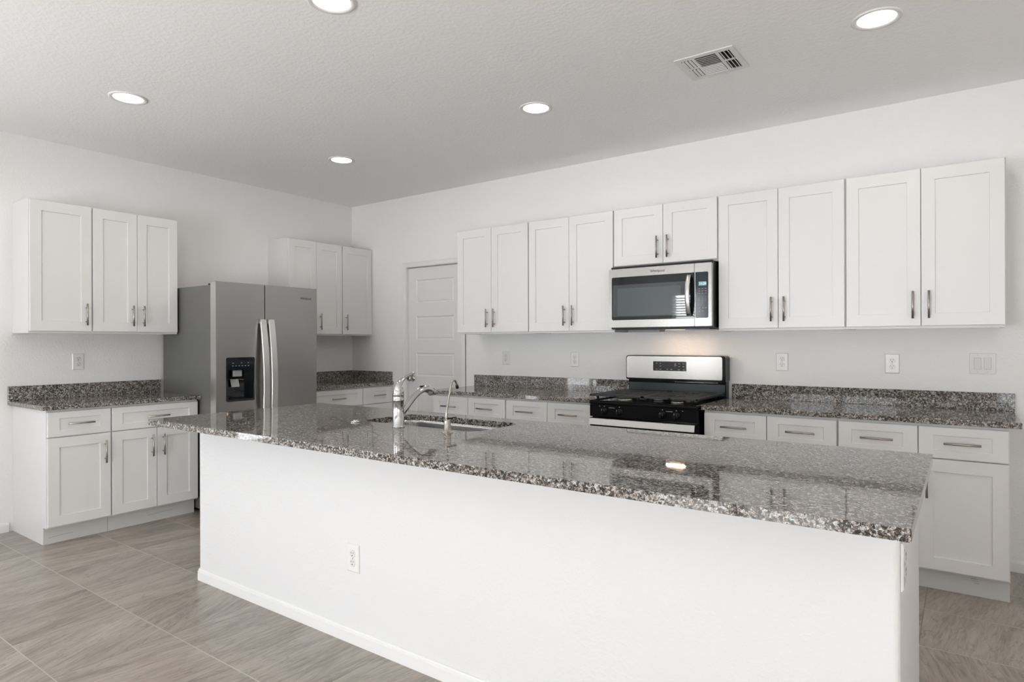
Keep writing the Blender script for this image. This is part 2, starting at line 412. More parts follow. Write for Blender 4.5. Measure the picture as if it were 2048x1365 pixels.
# interior door
d = thing('door_1', 'white five-panel interior door beside the corner', 'door', (DX0, 0, 0)); d['kind'] = 'structure'
W = DX1 - DX0
g = 0.006
sl = bmesh.new()
xs = [g, 0.110, W-0.116, W-g]; pz = [(0.245, 0.478), (0.612, 0.845), (0.980, 1.212), (1.346, 1.580), (1.714, 1.948)]
zs = [0.008] + [v for p in pz for v in p] + [DZ-0.009]
gr = [[sl.verts.new((x, 0.022, z)) for x in xs] for z in zs]
pan = []
for j in range(len(zs)-1):
    for i in range(3):
        f = sl.faces.new((gr[j][i], gr[j][i+1], gr[j+1][i+1], gr[j+1][i]))
        if i == 1 and j % 2 == 1: pan.append(f)
for f in pan:
    bmesh.ops.inset_region(sl, faces=[f], thickness=0.016, depth=0.0)
    for v in f.verts: v.co.y += 0.009
    bmesh.ops.inset_region(sl, faces=[f], thickness=0.020, depth=0.0)
    for v in f.verts: v.co.y -= 0.005
bnd = [e for e in sl.edges if len(e.link_faces) == 1]
ex = bmesh.ops.extrude_edge_only(sl, edges=bnd)
for v in ex['geom']:
    if isinstance(v, bmesh.types.BMVert): v.co.y = 0.057
t = MB(); t.merge(sl); t.build('door_slab', DOORP, d)
t = MB()                                       # jamb with stops behind the slab, and casing on the wall
t.box(0, 0.003, 0, 0.12, 0, DZ).box(W-0.003, W, 0, 0.12, 0, DZ).box(0, W, 0, 0.12, DZ-0.003, DZ)
t.box(0, 0.03, 0.060, 0.12, 0, DZ).box(W-0.03, W, 0.060, 0.12, 0, DZ).box(0, W, 0.060, 0.12, DZ-0.03, DZ).box(0, W, 0.060, 0.12, 0, 0.012)
t.build('door_jamb', TRIM, d)
t = MB(); cw = 0.050
for (a0, a1, c0, c1) in ((-cw, 0.0, 0, DZ+cw), (W, W+cw, 0, DZ+cw), (0.0, W, DZ, DZ+cw)):
    t.box(a0, a1, -0.012, -0.0005, c0, c1, 0.003)
t.box(-cw, -cw+0.014, -0.017, -0.0005, 0, DZ+cw, 0.003).box(W+cw-0.014, W+cw, -0.017, -0.0005, 0, DZ+cw, 0.003).box(-cw, W+cw, -0.017, -0.0005, DZ+cw-0.014, DZ+cw, 0.003)
t.build('door_casing', TRIM, d)
for z in (1.90, 1.09, 0.28):
    MB().tube([(W-0.006, 0.018, z-0.05), (W-0.006, 0.018, z+0.05)], 0.007, 10).box(W-0.014, W-0.004, 0.0205, 0.0225, z-0.05, z+0.05).build('hinge', NICK, d)
MB().lathe([(0.032, 0), (0.033, 0.004), (0.028, 0.009), (0.012, 0.013), (0.011, 0.030), (0.020, 0.036), (0.028, 0.048), (0.029, 0.056), (0.024, 0.066), (0.010, 0.071)], (0.065, 0.021, 0.955), 24, 'Y').build('door_knob', BNICK, d)

# ------------------------------------------------------------------ cabinets
def bar_pull(x, z, y, vertical, L=0.156):
    b = MB(); r = 0.006; off = 0.030; h = L/2; q = L/2 - 0.028
    if vertical:
        b.tube([(x, y-off, z-h), (x, y-off, z+h)], r, 12)
        for s in (-q, q): b.tube([(x, y-0.0005, z+s), (x, y-off, z+s)], 0.0042, 10)
    else:
        b.tube([(x-h, y-off, z), (x+h, y-off, z)], r, 12)
        for s in (-q, q): b.tube([(x+s, y-0.0005, z), (x+s, y-off, z)], 0.0042, 10)
    return b
def shaker(x0, x1, z0, z1, y, st, rl, th=0.019, rec=0.0075):
    """Front of frame and recessed panel; y is the outer face, the back lies th behind it."""
    b = bmesh.new()
    def rect(a0, a1, c0, c1, yy): return [b.verts.new(p) for p in ((a0, yy, c0), (a1, yy, c0), (a1, yy, c1), (a0, yy, c1))]
    e = 0.0018
    o0 = rect(x0, x1, z0, z1, y+th); o1 = rect(x0, x1, z0, z1, y+e); o2 = rect(x0+e, x1-e, z0+e, z1-e, y)
    i0 = rect(x0+st-0.001, x1-st+0.001, z0+rl-0.001, z1-rl+0.001, y); i1 = rect(x0+st, x1-st, z0+rl, z1-rl, y+0.0015); i2 = rect(x0+st, x1-st, z0+rl, z1-rl, y+rec)
    for A, B in ((o0, o1), (o1, o2), (o2, i0), (i0, i1), (i1, i2)):
        for k in range(4): b.faces.new((A[k], A[(k+1) % 4], B[(k+1) % 4], B[k]))
    b.faces.new(i2); b.faces.new(o0[::-1])
    m = MB(); m.merge(b); return m
ST = 0.066
UT, UB = 2.3025, 1.389
def upper(label, loc, rz, w, doors, handles, z0=UB, z1=UT, hz=None, group='white shaker wall cabinets'):
    o = thing('wall_cabinet', label, 'cabinet', (loc[0], loc[1], z0), rz, group)
    h = z1 - z0
    b = MB(); b.box(0.0005, w-0.0005, -0.305, -0.001, 0.012, h, 0.001)
    b.box(0.0005, 0.017, -0.305, -0.001, 0, 0.0125).box(w-0.017, w-0.0005, -0.305, -0.001, 0, 0.0125).box(0.0165, w-0.0165, -0.305, -0.286, 0, 0.0125)
    b.build('cabinet_body', CAB, o)
    x = 0.0
    for dw, hd in zip(doors, handles):
        l = x + (0.005 if x == 0 else 0.0015); r = x + dw - (0.005 if abs(x+dw-w) < 1e-4 else 0.0015)
        dd = shaker(l, r, 0.014, h-0.006, -0.3255, ST, 0.070).build('door', CAB, o)
        if hd:
            hx = l + 0.037 if hd == 'L' else r - 0.037
            bar_pull(hx, (hz if hz else 0.134), -0.3255, True).build('door_handle', NICK, dd)
        x += dw
    return o
def base(label, loc, rz, w, drawers, doors, handles, group='white shaker base cabinets', lend=False, rend=False):
    o = thing('base_cabinet', label, 'cabinet', loc, rz, group)
    b = MB(); b.box(0.0005, w-0.0005, -0.610, -0.001, 0.112, 0.8835, 0.001)
    b.box(0.0005, 0.016, -0.548, -0.001, 0, 0.113).box(w-0.016, w-0.0005, -0.548, -0.001, 0, 0.113)
    b.build('cabinet_body', CAB, o)
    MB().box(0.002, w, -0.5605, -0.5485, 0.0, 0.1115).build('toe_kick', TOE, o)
    x = 0.0
    for dw in drawers:
        l = x + (0.005 if x == 0 else 0.002); r = x + dw - (0.005 if abs(x+dw-w) < 1e-4 else 0.002)
        q = shaker(l, r, 0.706, 0.868, -0.6305, ST, 0.043).build('drawer_front', CAB, o)
        bar_pull((l+r)/2, 0.787, -0.6305, False).build('drawer_handle', NICK, q)
        x += dw
    x = 0.0
    for dw, hd in zip(doors, handles):
        l = x + (0.005 if x == 0 else 0.002); r = x + dw - (0.005 if abs(x+dw-w) < 1e-4 else 0.002)
        q = shaker(l, r, 0.122, 0.700, -0.6305, ST, 0.066).build('door', CAB, o)
        hx = l + 0.037 if hd == 'L' else r - 0.037
        bar_pull(hx, 0.575, -0.6305, True).build('door_handle', NICK, q)
        x += dw
    return o
U = [1.7818, 2.5461, 3.3125, 4.0876, 4.854, 5.6185]
def two(w): return [w/2, w/2]
upper('two-door white wall cabinet nearest the interior door', (U[0], 0), 0, U[1]-U[0], two(U[1]-U[0]), 'RL')
upper('two-door white wall cabinet just left of the microwave', (U[1], 0), 0, U[2]-U[1], two(U[2]-U[1]), 'RL')
upper('short two-door white wall cabinet right above the microwave', (U[2], 0), 0, U[3]-U[2], two(U[3]-U[2]), 'RL', z0=1.8635, hz=0.128)
upper('two-door white wall cabinet just right of the microwave', (U[3], 0), 0, U[4]-U[3], two(U[4]-U[3]), 'RL')
upper('rightmost white wall cabinet, two doors, above the light switch', (U[4], 0), 0, U[5]-U[4], two(U[5]-U[4]), 'RL')
LA, LB, LD = -3.0407, -2.6594, -2.0461
upper('single-door white wall cabinet at the far left end', (0, LA), PI/2, LB-LA, [LB-LA], 'R')
upper('two-door white wall cabinet touching the refrigerator on its left', (0, LB), PI/2, LD-LB, two(LD-LB), 'RL')
RA, RC = -1.0274, -0.398
upper('two-door white wall cabinet half hidden behind the refrigerator', (0, RA), PI/2, RC-RA, two(RC-RA), 'RL')
upper('single-door white wall cabinet tight in the room corner', (0, RC), PI/2, -RC-0.002, [-RC-0.002], 'L')

base('white base cabinet with two drawers at the right of the range', (4.0905, 0, 0), 0, 0.7625, two(0.7625), two(0.7625), 'RL')
base('rightmost white base cabinet with its end by the bare wall', (4.853, 0, 0), 0, 0.7655, two(0.7655), two(0.7655), 'RL')
base('white base cabinet next to the interior door, behind the faucet', (1.772, 0, 0), 0, 0.7626, two(0.7626), two(0.7626), 'RL')
base('white base cabinet with two drawers at the left of the range', (2.5346, 0, 0), 0, 0.7654, two(0.7654), two(0.7654), 'RL')
base('single-door white base cabinet at the far left end', (0, LA, 0), PI/2, LB-LA, [LB-LA], [LB-LA], 'R')
base('white base cabinet with one wide drawer, left of the refrigerator', (0, LB, 0), PI/2, LD-LB, [LD-LB], two(LD-LB), 'RL')
base('white base cabinet with one wide drawer, right of the refrigerator', (0, RA, 0), PI/2, RC-RA, [RC-RA], two(RC-RA), 'RL')
base('single-drawer white base cabinet in the room corner', (0, RC, 0), PI/2, -RC-0.002, [-RC-0.002], [-RC-0.002], 'L')

# pencil lines and a scuff on the toe boards
PENCIL = mat('pencil_grey', (0.22, 0.22, 0.22), 0.8)
def toe_mark(cab, strips):
    b = MB()
    for xa, za, xb, zb in strips: b.tube([(xa, -0.5606, za), ((xa+xb)/2, -0.5606, (za+zb)/2+0.002), (xb, -0.5606, zb)], 0.0009, 5)
    b.build('pencil_mark', PENCIL, cab)
for ch in COL.objects:
    if ch.get('label') == 'single-door white base cabinet at the far left end': toe_mark(ch, [(0.03, 0.040, 0.17, 0.046)])
    if ch.get('label') == 'white base cabinet with one wide drawer, left of the refrigerator': toe_mark(ch, [(0.27, 0.050, 0.45, 0.058)])
    if ch.get('label') == 'rightmost white base cabinet with its end by the bare wall': toe_mark(ch, [(0.60+k*0.006, 0.098-k*0.011, 0.63+k*0.004, 0.097-k*0.011) for k in range(4)])

# ------------------------------------------------------------------ granite worktops
CT, CB = 0.914, 0.884
def worktop(label, loc, rz, x0, x1, sx0, sx1, ret=None):
    o = thing('worktop', label, 'countertop', (loc[0], loc[1], CB), rz, 'grey speckled granite worktops')
    MB().box(x0, x1, -0.648, -0.001, 0, CT-CB, 0.003, 2).build('slab', GRAN, o)
    MB().box(sx0, sx1, -0.020, -0.001, CT-CB, 0.132, 0.0015).build('backsplash', GRAN, o)
    if ret: MB().box(ret-0.019, ret, -0.630, -0.0205, CT-CB, 0.132, 0.0015).build('backsplash', GRAN, o)
    return o
worktop('granite worktop right of the range, mirroring a window', (0, 0), 0, 4.080, 5.665, 4.088, 5.668)
worktop('granite worktop between interior door and range', (0, 0), 0, 1.730, 3.300, 1.727, 3.300)
worktop('granite worktop on the left wall, left of the refrigerator', (0, -3.069), PI/2, 0, 1.035, 0, 1.030)
worktop('granite worktop in the room corner with splash on two sides', (0, RA-0.01), PI/2, 0, -RA+0.008, 0, -RA+0.008, -RA+0.0085)

# ------------------------------------------------------------------ island
IX0, IX1, IY0, IY1 = 1.9318, 5.3455, -3.0104, -1.9075
BX0, BX1, BY0, BY1 = 1.966, 5.306, -2.757, -1.960
isl = thing('kitchen_island', 'long white plastered kitchen island base under granite top', 'kitchen island', (BX0, BY0, 0))
L, D = BX1-BX0, BY1-BY0
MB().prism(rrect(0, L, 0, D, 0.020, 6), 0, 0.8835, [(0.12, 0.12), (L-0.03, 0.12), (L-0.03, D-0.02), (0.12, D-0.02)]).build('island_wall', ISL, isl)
bb = MB()
prof = [(0.0135, 0.0), (0.0135, 0.046), (0.0095, 0.048), (0.0095, 0.056), (0.006, 0.061), (0.0005, 0.062), (0.0005, 0.0)]
def ringpath(o):
    p = rrect(-o, L+o, -o, D+o, 0.020+o, 6)
    return p
rings = []
for o_, z_ in prof: rings.append([bb.bm.verts.new((x, y, z_)) for x, y in ringpath(o_)])
n = len(rings[0])
for A, B in zip(rings, rings[1:] + rings[:1]):
    for k in range(n): bb.bm.faces.new((A[k], A[(k+1) % n], B[(k+1) % n], B[k]))
bb.build('baseboard', TRIM, isl)
top = thing('island_worktop', 'large polished granite island top with sink cut-out', 'countertop', (0, 0, CB))
HX0, HX1, HY0, HY1 = 2.905, 3.660, -2.405, -2.035
MB().prism(rrect(IX0, IX1, IY0, IY1, 0.006, 3), 0, CT-CB, rrect(HX0, HX1, HY0, HY1, 0.075, 8)[::-1]).build('slab', GRAN, top, bevel=0.003)
# undermount sink
sk = thing('kitchen_sink', 'stainless undermount sink set in the island top', 'sink', ((HX0+HX1)/2, (HY0+HY1)/2, 0.68))
hw, hd = (HX1-HX0)/2, (HY1-HY0)/2
b = MB(); prev = None
for ins, z, r in ((-0.022, 0.2035, 0.095), (0.003, 0.2035, 0.075), (0.004, 0.19, 0.075), (0.010, 0.06, 0.075), (0.022, 0.022, 0.08), (0.05, 0.004, 0.06), (0.15, 0.001, 0.02)):
    lp = [b.bm.verts.new((x, y, z)) for x, y in rrect(-hw+ins, hw-ins, -hd+ins, hd-ins, r, 8)]
    if prev:
        for k in range(len(lp)):
            f = b.bm.faces.new((prev[k], prev[(k+1) % len(lp)], lp[(k+1) % len(lp)], lp[k])); f.smooth = True
    prev = lp
b.bm.faces.new(prev)
o = b.build('basin', SINKM, sk)
m_ = o.modifiers.new('solid', 'SOLIDIFY'); m_.thickness = 0.0015; m_.offset = -1
MB().lathe([(0.045, 0.0015), (0.045, 0.004), (0.038, 0.004), (0.03, 0.0025), (0.006, 0.0025), (0.006, 0.010)], (0, 0, 0), 24).build('drain', CHROME, sk)
# faucet
fx, fy = 3.255, -2.478
fa = thing('kitchen_faucet', 'polished chrome single-lever faucet rising beside the sink', 'faucet', (fx, fy, CT))
MB().lathe([(0.0295, 0), (0.0295, 0.004), (0.0265, 0.006), (0.0262, 0.125), (0.0272, 0.127), (0.0272, 0.131), (0.0262, 0.133), (0.0262, 0.152), (0.0272, 0.154), (0.0272, 0.158), (0.024, 0.160)], (0, 0, 0), 32).build('faucet_body', CHROME, fa)
def smooth_path(pts, k=5):
    """Catmull-Rom through (x, y, z, r)."""
    P = [Vector(p) for p in pts]; out = []
    for i in range(len(P)-1):
        p0, p1, p2, p3 = P[max(0, i-1)], P[i], P[i+1], P[min(len(P)-1, i+2)]
        for j in range(k):
            t = j/k
            out.append(0.5*((2*p1) + (p2-p0)*t + (2*p0-5*p1+4*p2-p3)*t*t + (3*p1-p0-3*p2+p3)*t**3))
    out.append(P[-1]); return out
def swept(name, pts, m, parent, n=16, k=5, squash=None):
    q = smooth_path([(*p,) for p in pts], k)
    return MB().tube([v[:3] for v in q], [v[3] for v in q], n, True, squash).build(name, m, parent)
swept('faucet_lever', [(0, 0, .158, .0255), (0, .001, .175, .0245), (0, .004, .195, .0195), (0, .016, .216, .0130), (0, .040, .233, .0095), (0, .066, .243, .0075), (0, .100, .252, .0065), (0, .106, .2535, .0045)], CHROME, fa)
swept('faucet_spout', [(0, .012, .060, .0150), (0, .040, .082, .0165), (0, .075, .114, .0165), (0, .115, .146, .0165), (0, .155, .166, .0170), (0, .190, .172, .0195), (0, .222, .163, .0215), (0, .236, .148, .0215), (0, .239, .138, .0190)], CHROME, fa)
MB().box(-0.008, 0.008, 0.150, 0.185, 0.1825, 0.189, 0.002).build('spray_button', BLACKP, fa)
ro = thing('filter_faucet', 'slim nickel gooseneck filtered water faucet beside the sink', 'faucet', (3.569, -2.484, CT))
MB().lathe([(0.026, 0), (0.026, 0.002), (0.022, 0.004), (0.0165, 0.005), (0.0165, 0.024), (0.0150, 0.026), (0.0150, 0.052), (0.013, 0.060)], (0, 0, 0), 20).build('faucet_base', BNICK, ro)
swept('gooseneck', [(0, -.006, .050, .0050), (0, -.006, .085, .0050), (0, .004, .130, .0048), (0, .016, .175, .0048), (0, .026, .212, .0048), (0, .036, .227, .0048), (0, .050, .230, .0048), (0, .060, .220, .0048), (0, .066, .205, .0048)], BNICK, ro, 12)
MB().tube([(0, .0645, .209), (0, .069, .193)], .0072, 12).build('spout_tip', BLACKP, ro)
MB().box(-0.006, 0.006, -0.010, 0.058, 0.0605, 0.066, 0.002).tube([(0, 0.002, .052), (0, 0.002, .064)], .008, 12).build('lever', BLACKP, ro)
bt = MB().lathe([(0.024, 0), (0.025, 0.002), (0.024, 0.006), (0.019, 0.008), (0.012, 0.0085), (0.0115, 0.012), (0.008, 0.0125)], (0, 0, 0), 24).build('sink_button', CHROME, None, (2.938, -2.468, CT))
tag(bt, 'small round chrome push button on the granite left of the faucet', 'button')

# ------------------------------------------------------------------ refrigerator
FY0, FY1 = -2.0364, -1.1246
fr = thing('refrigerator', 'stainless side-by-side refrigerator with black water dispenser', 'refrigerator', (0, FY0, 0), PI/2)
FW = FY1 - FY0; FX = -0.866                    # local: x along the front, -y towards the room
MB().box(0.006, FW-0.006, -0.775, -0.045, 0.03, 1.762, 0.004, 2).box(0.05, FW-0.05, -0.70, -0.10, 0.0, 0.031).build('fridge_body', FSIDE, fr)
MB().box(0.012, FW-0.012, -0.790, -0.776, 0.06, 1.755).build('door_gasket', BLACKP, fr)
MB().box(0.012, FW-0.012, -0.810, -0.776, 0.012, 0.058, 0.004).build('kick_grille', BLACKP, fr)
split = 0.4105
dx0, dx1, dz0, dz1 = 0.083, 0.317, 0.868, 1.202
b = MB(); y0, y1 = FX, -0.791
b.box(0.0, dx0, y0, y1, 0.065, 1.784).box(dx1, split-0.004, y0, y1, 0.065, 1.784).box(dx0, dx1, y0, y1, 0.065, dz0).box(dx0, dx1, y0, y1, dz1, 1.784)
bmesh.ops.remove_doubles(b.bm, verts=b.bm.verts, dist=1e-5)
fd = b.build('freezer_door', FSTEEL, fr)
b = MB(); b.box(split+0.004, FW, y0, y1, 0.065, 1.784, 0.005, 2)
rd = b.build('fridge_door', FSTEEL, fr)
MB().box(-0.0012, -0.0001, y0+0.003, y1, 0.068, 1.781).build('door_edge_glint', HSTEEL, fd)  # brighter steel strip: the window's reflection painted onto the door edge
text_mesh('logo', 'Whirlpool', 0.026, LOGO, rd, (FW-0.112, FX-0.0004, 1.694), (PI/2, 0, 0))
for nm, hx, par in (('freezer_door_handle', 0.381, fd), ('fridge_door_handle', 0.454, rd)):
    b = MB(); N = 24; ring = []
    for i in range(N+1):
        t_ = i/N; z = 0.46 + t_*1.045
        off = 0.012 + 0.050*math.sin(PI*min(1, max(0, t_)))**0.8
        yb = FX - off
        ring.append([b.bm.verts.new((hx+sx, yb+dy, z)) for sx, dy in ((-0.028, -0.004), (-0.024, -0.014), (0.024, -0.014), (0.028, -0.004), (0.024, 0.006), (-0.024, 0.006))])
    for A, B in zip(ring, ring[1:]):
        for k in range(6):
            f = b.bm.faces.new((A[k], A[(k+1) % 6], B[(k+1) % 6], B[k])); f.smooth = k not in (1, 4)
    b.bm.faces.new(ring[0][::-1]); b.bm.faces.new(ring[-1])
    for z in (0.475, 1.487): b.box(hx-0.020, hx+0.020, FX-0.020, FX-0.0002, z-0.014, z+0.014)
    b.build(nm, HSTEEL, par)
# dispenser: bezel, control face, niche
b = MB(); q0, q1 = FX-0.003, FX+0.004
nx0, nx1, nz0, nz1 = dx0+0.012, dx1-0.012, dz0+0.014, 1.108
b.outline(rrect(dx0-0.003, dx1+0.003, dz0-0.003, dz1+0.003, 0.014), q0, q1, rrect(nx0, nx1, nz0, nz1, 0.008)[::-1])
b.box(nx0-0.002, nx1+0.002, FX+0.062, FX+0.066, nz0, nz1)
b.box(nx0-0.003, nx0, FX+0.003, FX+0.066, nz0, nz1).box(nx1, nx1+0.003, FX+0.003, FX+0.066, nz0, nz1).box(nx0, nx1, FX+0.003, FX+0.066, nz0-0.003, nz0).box(nx0, nx1, FX+0.003, FX+0.066, nz1, nz1+0.003)
dp = b.build('water_dispenser', BGLASS, fd)
b = MB()
for i, xx in enumerate((0.135, 0.205, 0.262)): b.box(xx-0.006, xx+0.006, q0-0.0006, q0, 1.160, 1.164)
for i in range(6): b.box(0.128+i*0.026, 0.140+i*0.026, q0-0.0006, q0, 1.137, 1.142)
b.build('dispenser_icons', MARK, dp)
MB().box(0.152, 0.225, FX+0.020, FX+0.045, 1.055, 1.106, 0.004).build('spout_housing', GREYP, dp)
b = MB(); b.box(-0.034, 0.034, -0.004, 0.004, -0.032, 0.032, 0.003)
bmesh.ops.transform(b.bm, matrix=Matrix.Translation((0.172, FX+0.036, 1.005)) @ Matrix.Rotation(-0.35, 4, 'X'), verts=b.bm.verts)
b.build('paddle', GREYP, dp)
MB().box(nx0+0.02, nx1-0.02, FX+0.004, FX+0.058, nz0+0.0002, nz0+0.006, 0.002).build('drip_tray', BLACKP, dp)
for hx_ in (0.03, FW-0.07): MB().box(hx_, hx_+0.04, -0.80, -0.70, 1.7625, 1.778, 0.004).build('hinge_cover', BLACKP, fr)

# ------------------------------------------------------------------ gas range
GX0, GX1, GF = 3.310, 4.070, -0.700
rg = thing('gas_range', 'black gas range with stainless backguard between the worktops', 'range', (GX0, 0, 0))
GW = GX1 - GX0
MB().box(0.001, GW-0.001, -0.655, -0.022, 0.02, 0.884, 0.002).box(0.03, GW-0.03, -0.62, -0.06, 0, 0.021).build('range_body', BLACK, rg)
b = MB(); b.box(0.0, GW, GF, -0.070, 0.8845, 0.906, 0.006, 3)
b.box(0.0, 0.016, GF, -0.070, 0.904, 0.913, 0.004).box(GW-0.016, GW, GF, -0.070, 0.904, 0.913, 0.004).box(0.012, GW-0.012, GF, GF+0.018, 0.904, 0.913, 0.004)
b.build('cooktop', BLACK, rg)
for bx, by, br in ((0.19, -0.53, 0.050), (0.19, -0.25, 0.038), (0.57, -0.53, 0.042), (0.57, -0.25, 0.046), (0.38, -0.39, 0.034)):
    q = MB().lathe([(br, 0), (br, 0.008), (br*0.8, 0.012)], (bx, by, 0.9062), 24).build('burner_base', HSTEEL, rg)
    MB().lathe([(br*0.82, 0), (br*0.85, 0.003), (br*0.8, 0.006), (br*0.5, 0.0068)], (bx, by, 0.9185), 24).build('burner_cap', IRON, q)
for gx0, gx1 in ((-0.020, 0.3755), (0.3785, GW-0.008)):
    b = MB(); ga, gb = -0.655, -0.115; zt, zb = 0.952, 0.937
    for yy in (ga, gb-0.014): b.box(gx0, gx1, yy, yy+0.014, zb, zt, 0.002)
    for xx in (gx0, gx1-0.014): b.box(xx, xx+0.014, ga, gb, zb, zt, 0.002)
    for k in range(1, 12):
        yy = ga + k*(gb-ga-0.012)/12
        if k in (3, 9): b.box(gx0, gx0+0.13, yy, yy+0.012, zb+0.002, zt).box(gx1-0.13, gx1, yy, yy+0.012, zb+0.002, zt)
        else: b.box(gx0, gx1, yy, yy+0.012, zb+0.002, zt)
    cx = (gx0+gx1)/2; b.box(cx-0.006, cx+0.006, ga, gb, zb+0.002, zt)
    for xx in (gx0+0.045, gx1-0.045):
        for yy in (ga+0.035, gb-0.035): b.lathe([(0.006, 0), (0.009, 0.02), (0.014, 0.032)], (xx, yy, 0.9065), 10)
    b.build('burner_grate', IRON, rg)
# backguard
bg = MB(); bg.box(0.006, GW-0.006, -0.075, -0.004, 0.8845, 1.045, 0.003)
bg.outline(rrect(0.0, GW, 1.030, 1.214, (0.010, 0.010, 0.020, 0.020)), -0.105, -0.006)
bgo = bg.build('backguard', BLACK, rg)
MB().outline(rrect(0.006, GW-0.022, 1.042, 1.208, (0.010, 0.010, 0.018, 0.018)), -0.1075, -0.1052).build('backguard_face', STEEL, bgo)
MB().box(0.012, GW-0.012, -0.0775, -0.0752, 0.925, 1.008).build('vent_panel', SLATE, bgo)
MB().box(0.38, 0.70, -0.090, -0.0755, 1.016, 1.024, 0.002).build('vent_slot', CHROME, bgo)
cp = MB().outline(rrect(0.222, 0.478, 1.100, 1.170, 0.006), -0.1095, -0.1076).build('oven_controls', BGLASS, bgo)
for xx, zz, ww in ((0.25, .156, .010), (0.28, .156, .008), (0.28, .135, .010), (0.25, .112, .016), (0.28, .112, .014), (0.395, .152, .010), (0.425, .154, .012), (0.456, .154, .010), (0.395, .140, .016), (0.425, .134, .010), (0.456, .134, .010), (0.423, .110, .016), (0.458, .110, .014), (0.334, .112, .016), (0.365, .112, .016)):
    MB().box(xx-ww/2, xx+ww/2, -0.1101, -0.1096, 1.0+zz-0.0015, 1.0+zz+0.0015).build('oven_key', MARK, cp)
# front: control panel, knobs, door
MB().box(0.0, GW, GF+0.006, -0.656, 0.800, 0.8838, 0.004, 2).build('front_panel', BLACK, rg)
for kx in (0.114, 0.227, 0.533, 0.627):
    k_ = MB().lathe([(0.026, 0), (0.026, 0.004), (0.021, 0.006), (0.019, 0.026), (0.016, 0.029), (0.006, 0.0295)], (kx, GF+0.0055, 0.842), 24, 'Y').box(kx-0.005, kx+0.005, GF-0.034, GF-0.018, 0.824, 0.860, 0.002).build('burner_knob', BLACKP, rg)
    MB().box(kx-0.001, kx+0.001, GF-0.0348, GF-0.0341, 0.848, 0.859).build('knob_mark', MARK, k_)
b = MB()
for mx in (0.170, 0.580): b.box(mx-0.022, mx+0.022, GF+0.0053, GF+0.0059, 0.864, 0.867)
for mx in (0.078, 0.114, 0.227, 0.533, 0.627, 0.668): b.box(mx-0.003, mx+0.003, GF+0.0053, GF+0.0059, 0.871, 0.876)
b.build('burner_marks', MARK, rg)
od = MB().box(0.002, GW-0.002, GF+0.004, -0.656, 0.185, 0.792, 0.004, 2).build('oven_door', BLACK, rg)
b = MB(); b.outline([(0.001, 0.745), (GW-0.010, 0.745), (GW-0.010, 0.789), (0.001, 0.789)], GF-0.016, GF+0.0035)
for v in b.bm.verts:
    if v.co.z > 0.77 and v.co.y < GF: v.co.y = GF - 0.004
b.build('door_trim', STEEL, od, bevel=0.002)
MB().box(0.12, GW-0.12, GF+0.0005, GF+0.0036, 0.36, 0.64).build('oven_window', BGLASS, od)
MB().box(0.002, GW-0.002, GF+0.006, -0.656, 0.03, 0.178, 0.004, 2).build('storage_drawer', BLACK, rg)

# ------------------------------------------------------------------ microwave
MX0, MX1, MF = 3.326, 4.078, -0.425
MZ0, MZ1 = 1.421, 1.8435
mw = thing('microwave', 'stainless over-the-range microwave under the short wall cabinet', 'microwave', (MX0, 0, MZ0-0.018))
MW = MX1 - MX0; zo = -(MZ0-0.018)
b = MB(); b.box(0.003, MW-0.001, -0.395, -0.004, MZ0+zo-0.012, 1.862+zo, 0.002).box(0.03, MW-0.03, -0.385, -0.04, 0.0, 0.007)
b.build('microwave_body', BLACKP, mw)
ds = 0.636                                     # split between door and control panel
b = MB(); f0, f1 = MF, -0.3955
gx0, gx1, gz0, gz1 = 0.022, 0.600, 1.474+zo, 1.784+zo
b.outline(rrect(0, ds-0.0015, MZ0+zo, MZ1+zo, 0.004, 3), f0, f1, rrect(gx0, gx1+0.0345, gz0, gz1, (0.012, 0.0, 0.0, 0.012), 4)[::-1])
md = b.build('microwave_door', STEEL, mw)
MB().outline(rrect(gx0+0.0004, ds-0.002, gz0+0.0004, gz1-0.0004, (0.012, 0.0005, 0.0005, 0.012), 4), f0+0.0012, f1).build('door_glass', BGLASS, md)
MB().box(gx0+0.010, 0.575, f0+0.0006, f0+0.0011, gz0+0.024, gz1-0.056).build('window_border', WGLASS, md)
MB().box(gx0+0.045, 0.540, f0+0.0001, f0+0.0005, gz0+0.030, gz1-0.082).build('window_screen', WGLASS2, md)
b = MB(); N = 20; ring = []
for i in range(N+1):
    t_ = i/N; z = 1.492+zo + t_*0.276; off = 0.010 + 0.038*math.sin(PI*t_)**0.7
    ring.append([b.bm.verts.new((0.603+sx, f0-off+dy, z)) for sx, dy in ((-0.016, -0.002), (-0.013, -0.009), (0.013, -0.009), (0.016, -0.002), (0.013, 0.004), (-0.013, 0.004))])
for A, B in zip(ring, ring[1:]):
    for k in range(6): b.bm.faces.new((A[k], A[(k+1) % 6], B[(k+1) % 6], B[k])).smooth = True
b.bm.faces.new(ring[0][::-1]); b.bm.faces.new(ring[-1])
for z in (1.500, 1.760): b.box(0.592, 0.614, f0-0.013, f0+0.0008, z+zo-0.008, z+zo+0.008)
b.build('door_handle', HSTEEL, md)
text_mesh('logo', 'Whirlpool', 0.026, LOGO, md, (0.373, f0-0.0004, 1.812+zo), (PI/2, 0, 0))
b = MB(); b.outline(rrect(ds+0.0015, MW, MZ0+zo, MZ1+zo, 0.004, 3), f0, f1, rrect(ds+0.006, MW-0.022, 1.476+zo, 1.784+zo, (0.003, 0.010, 0.010, 0.003), 4)[::-1])
cf = b.build('control_frame', STEEL, mw)
kp = MB().outline(rrect(ds+0.0063, MW-0.0223, 1.4763+zo, 1.7837+zo, (0.003, 0.010, 0.010, 0.003), 4), f0+0.0008, f1).build('control_panel', PANELG, mw)
lx0, lx1 = ds+0.028, ds+0.080
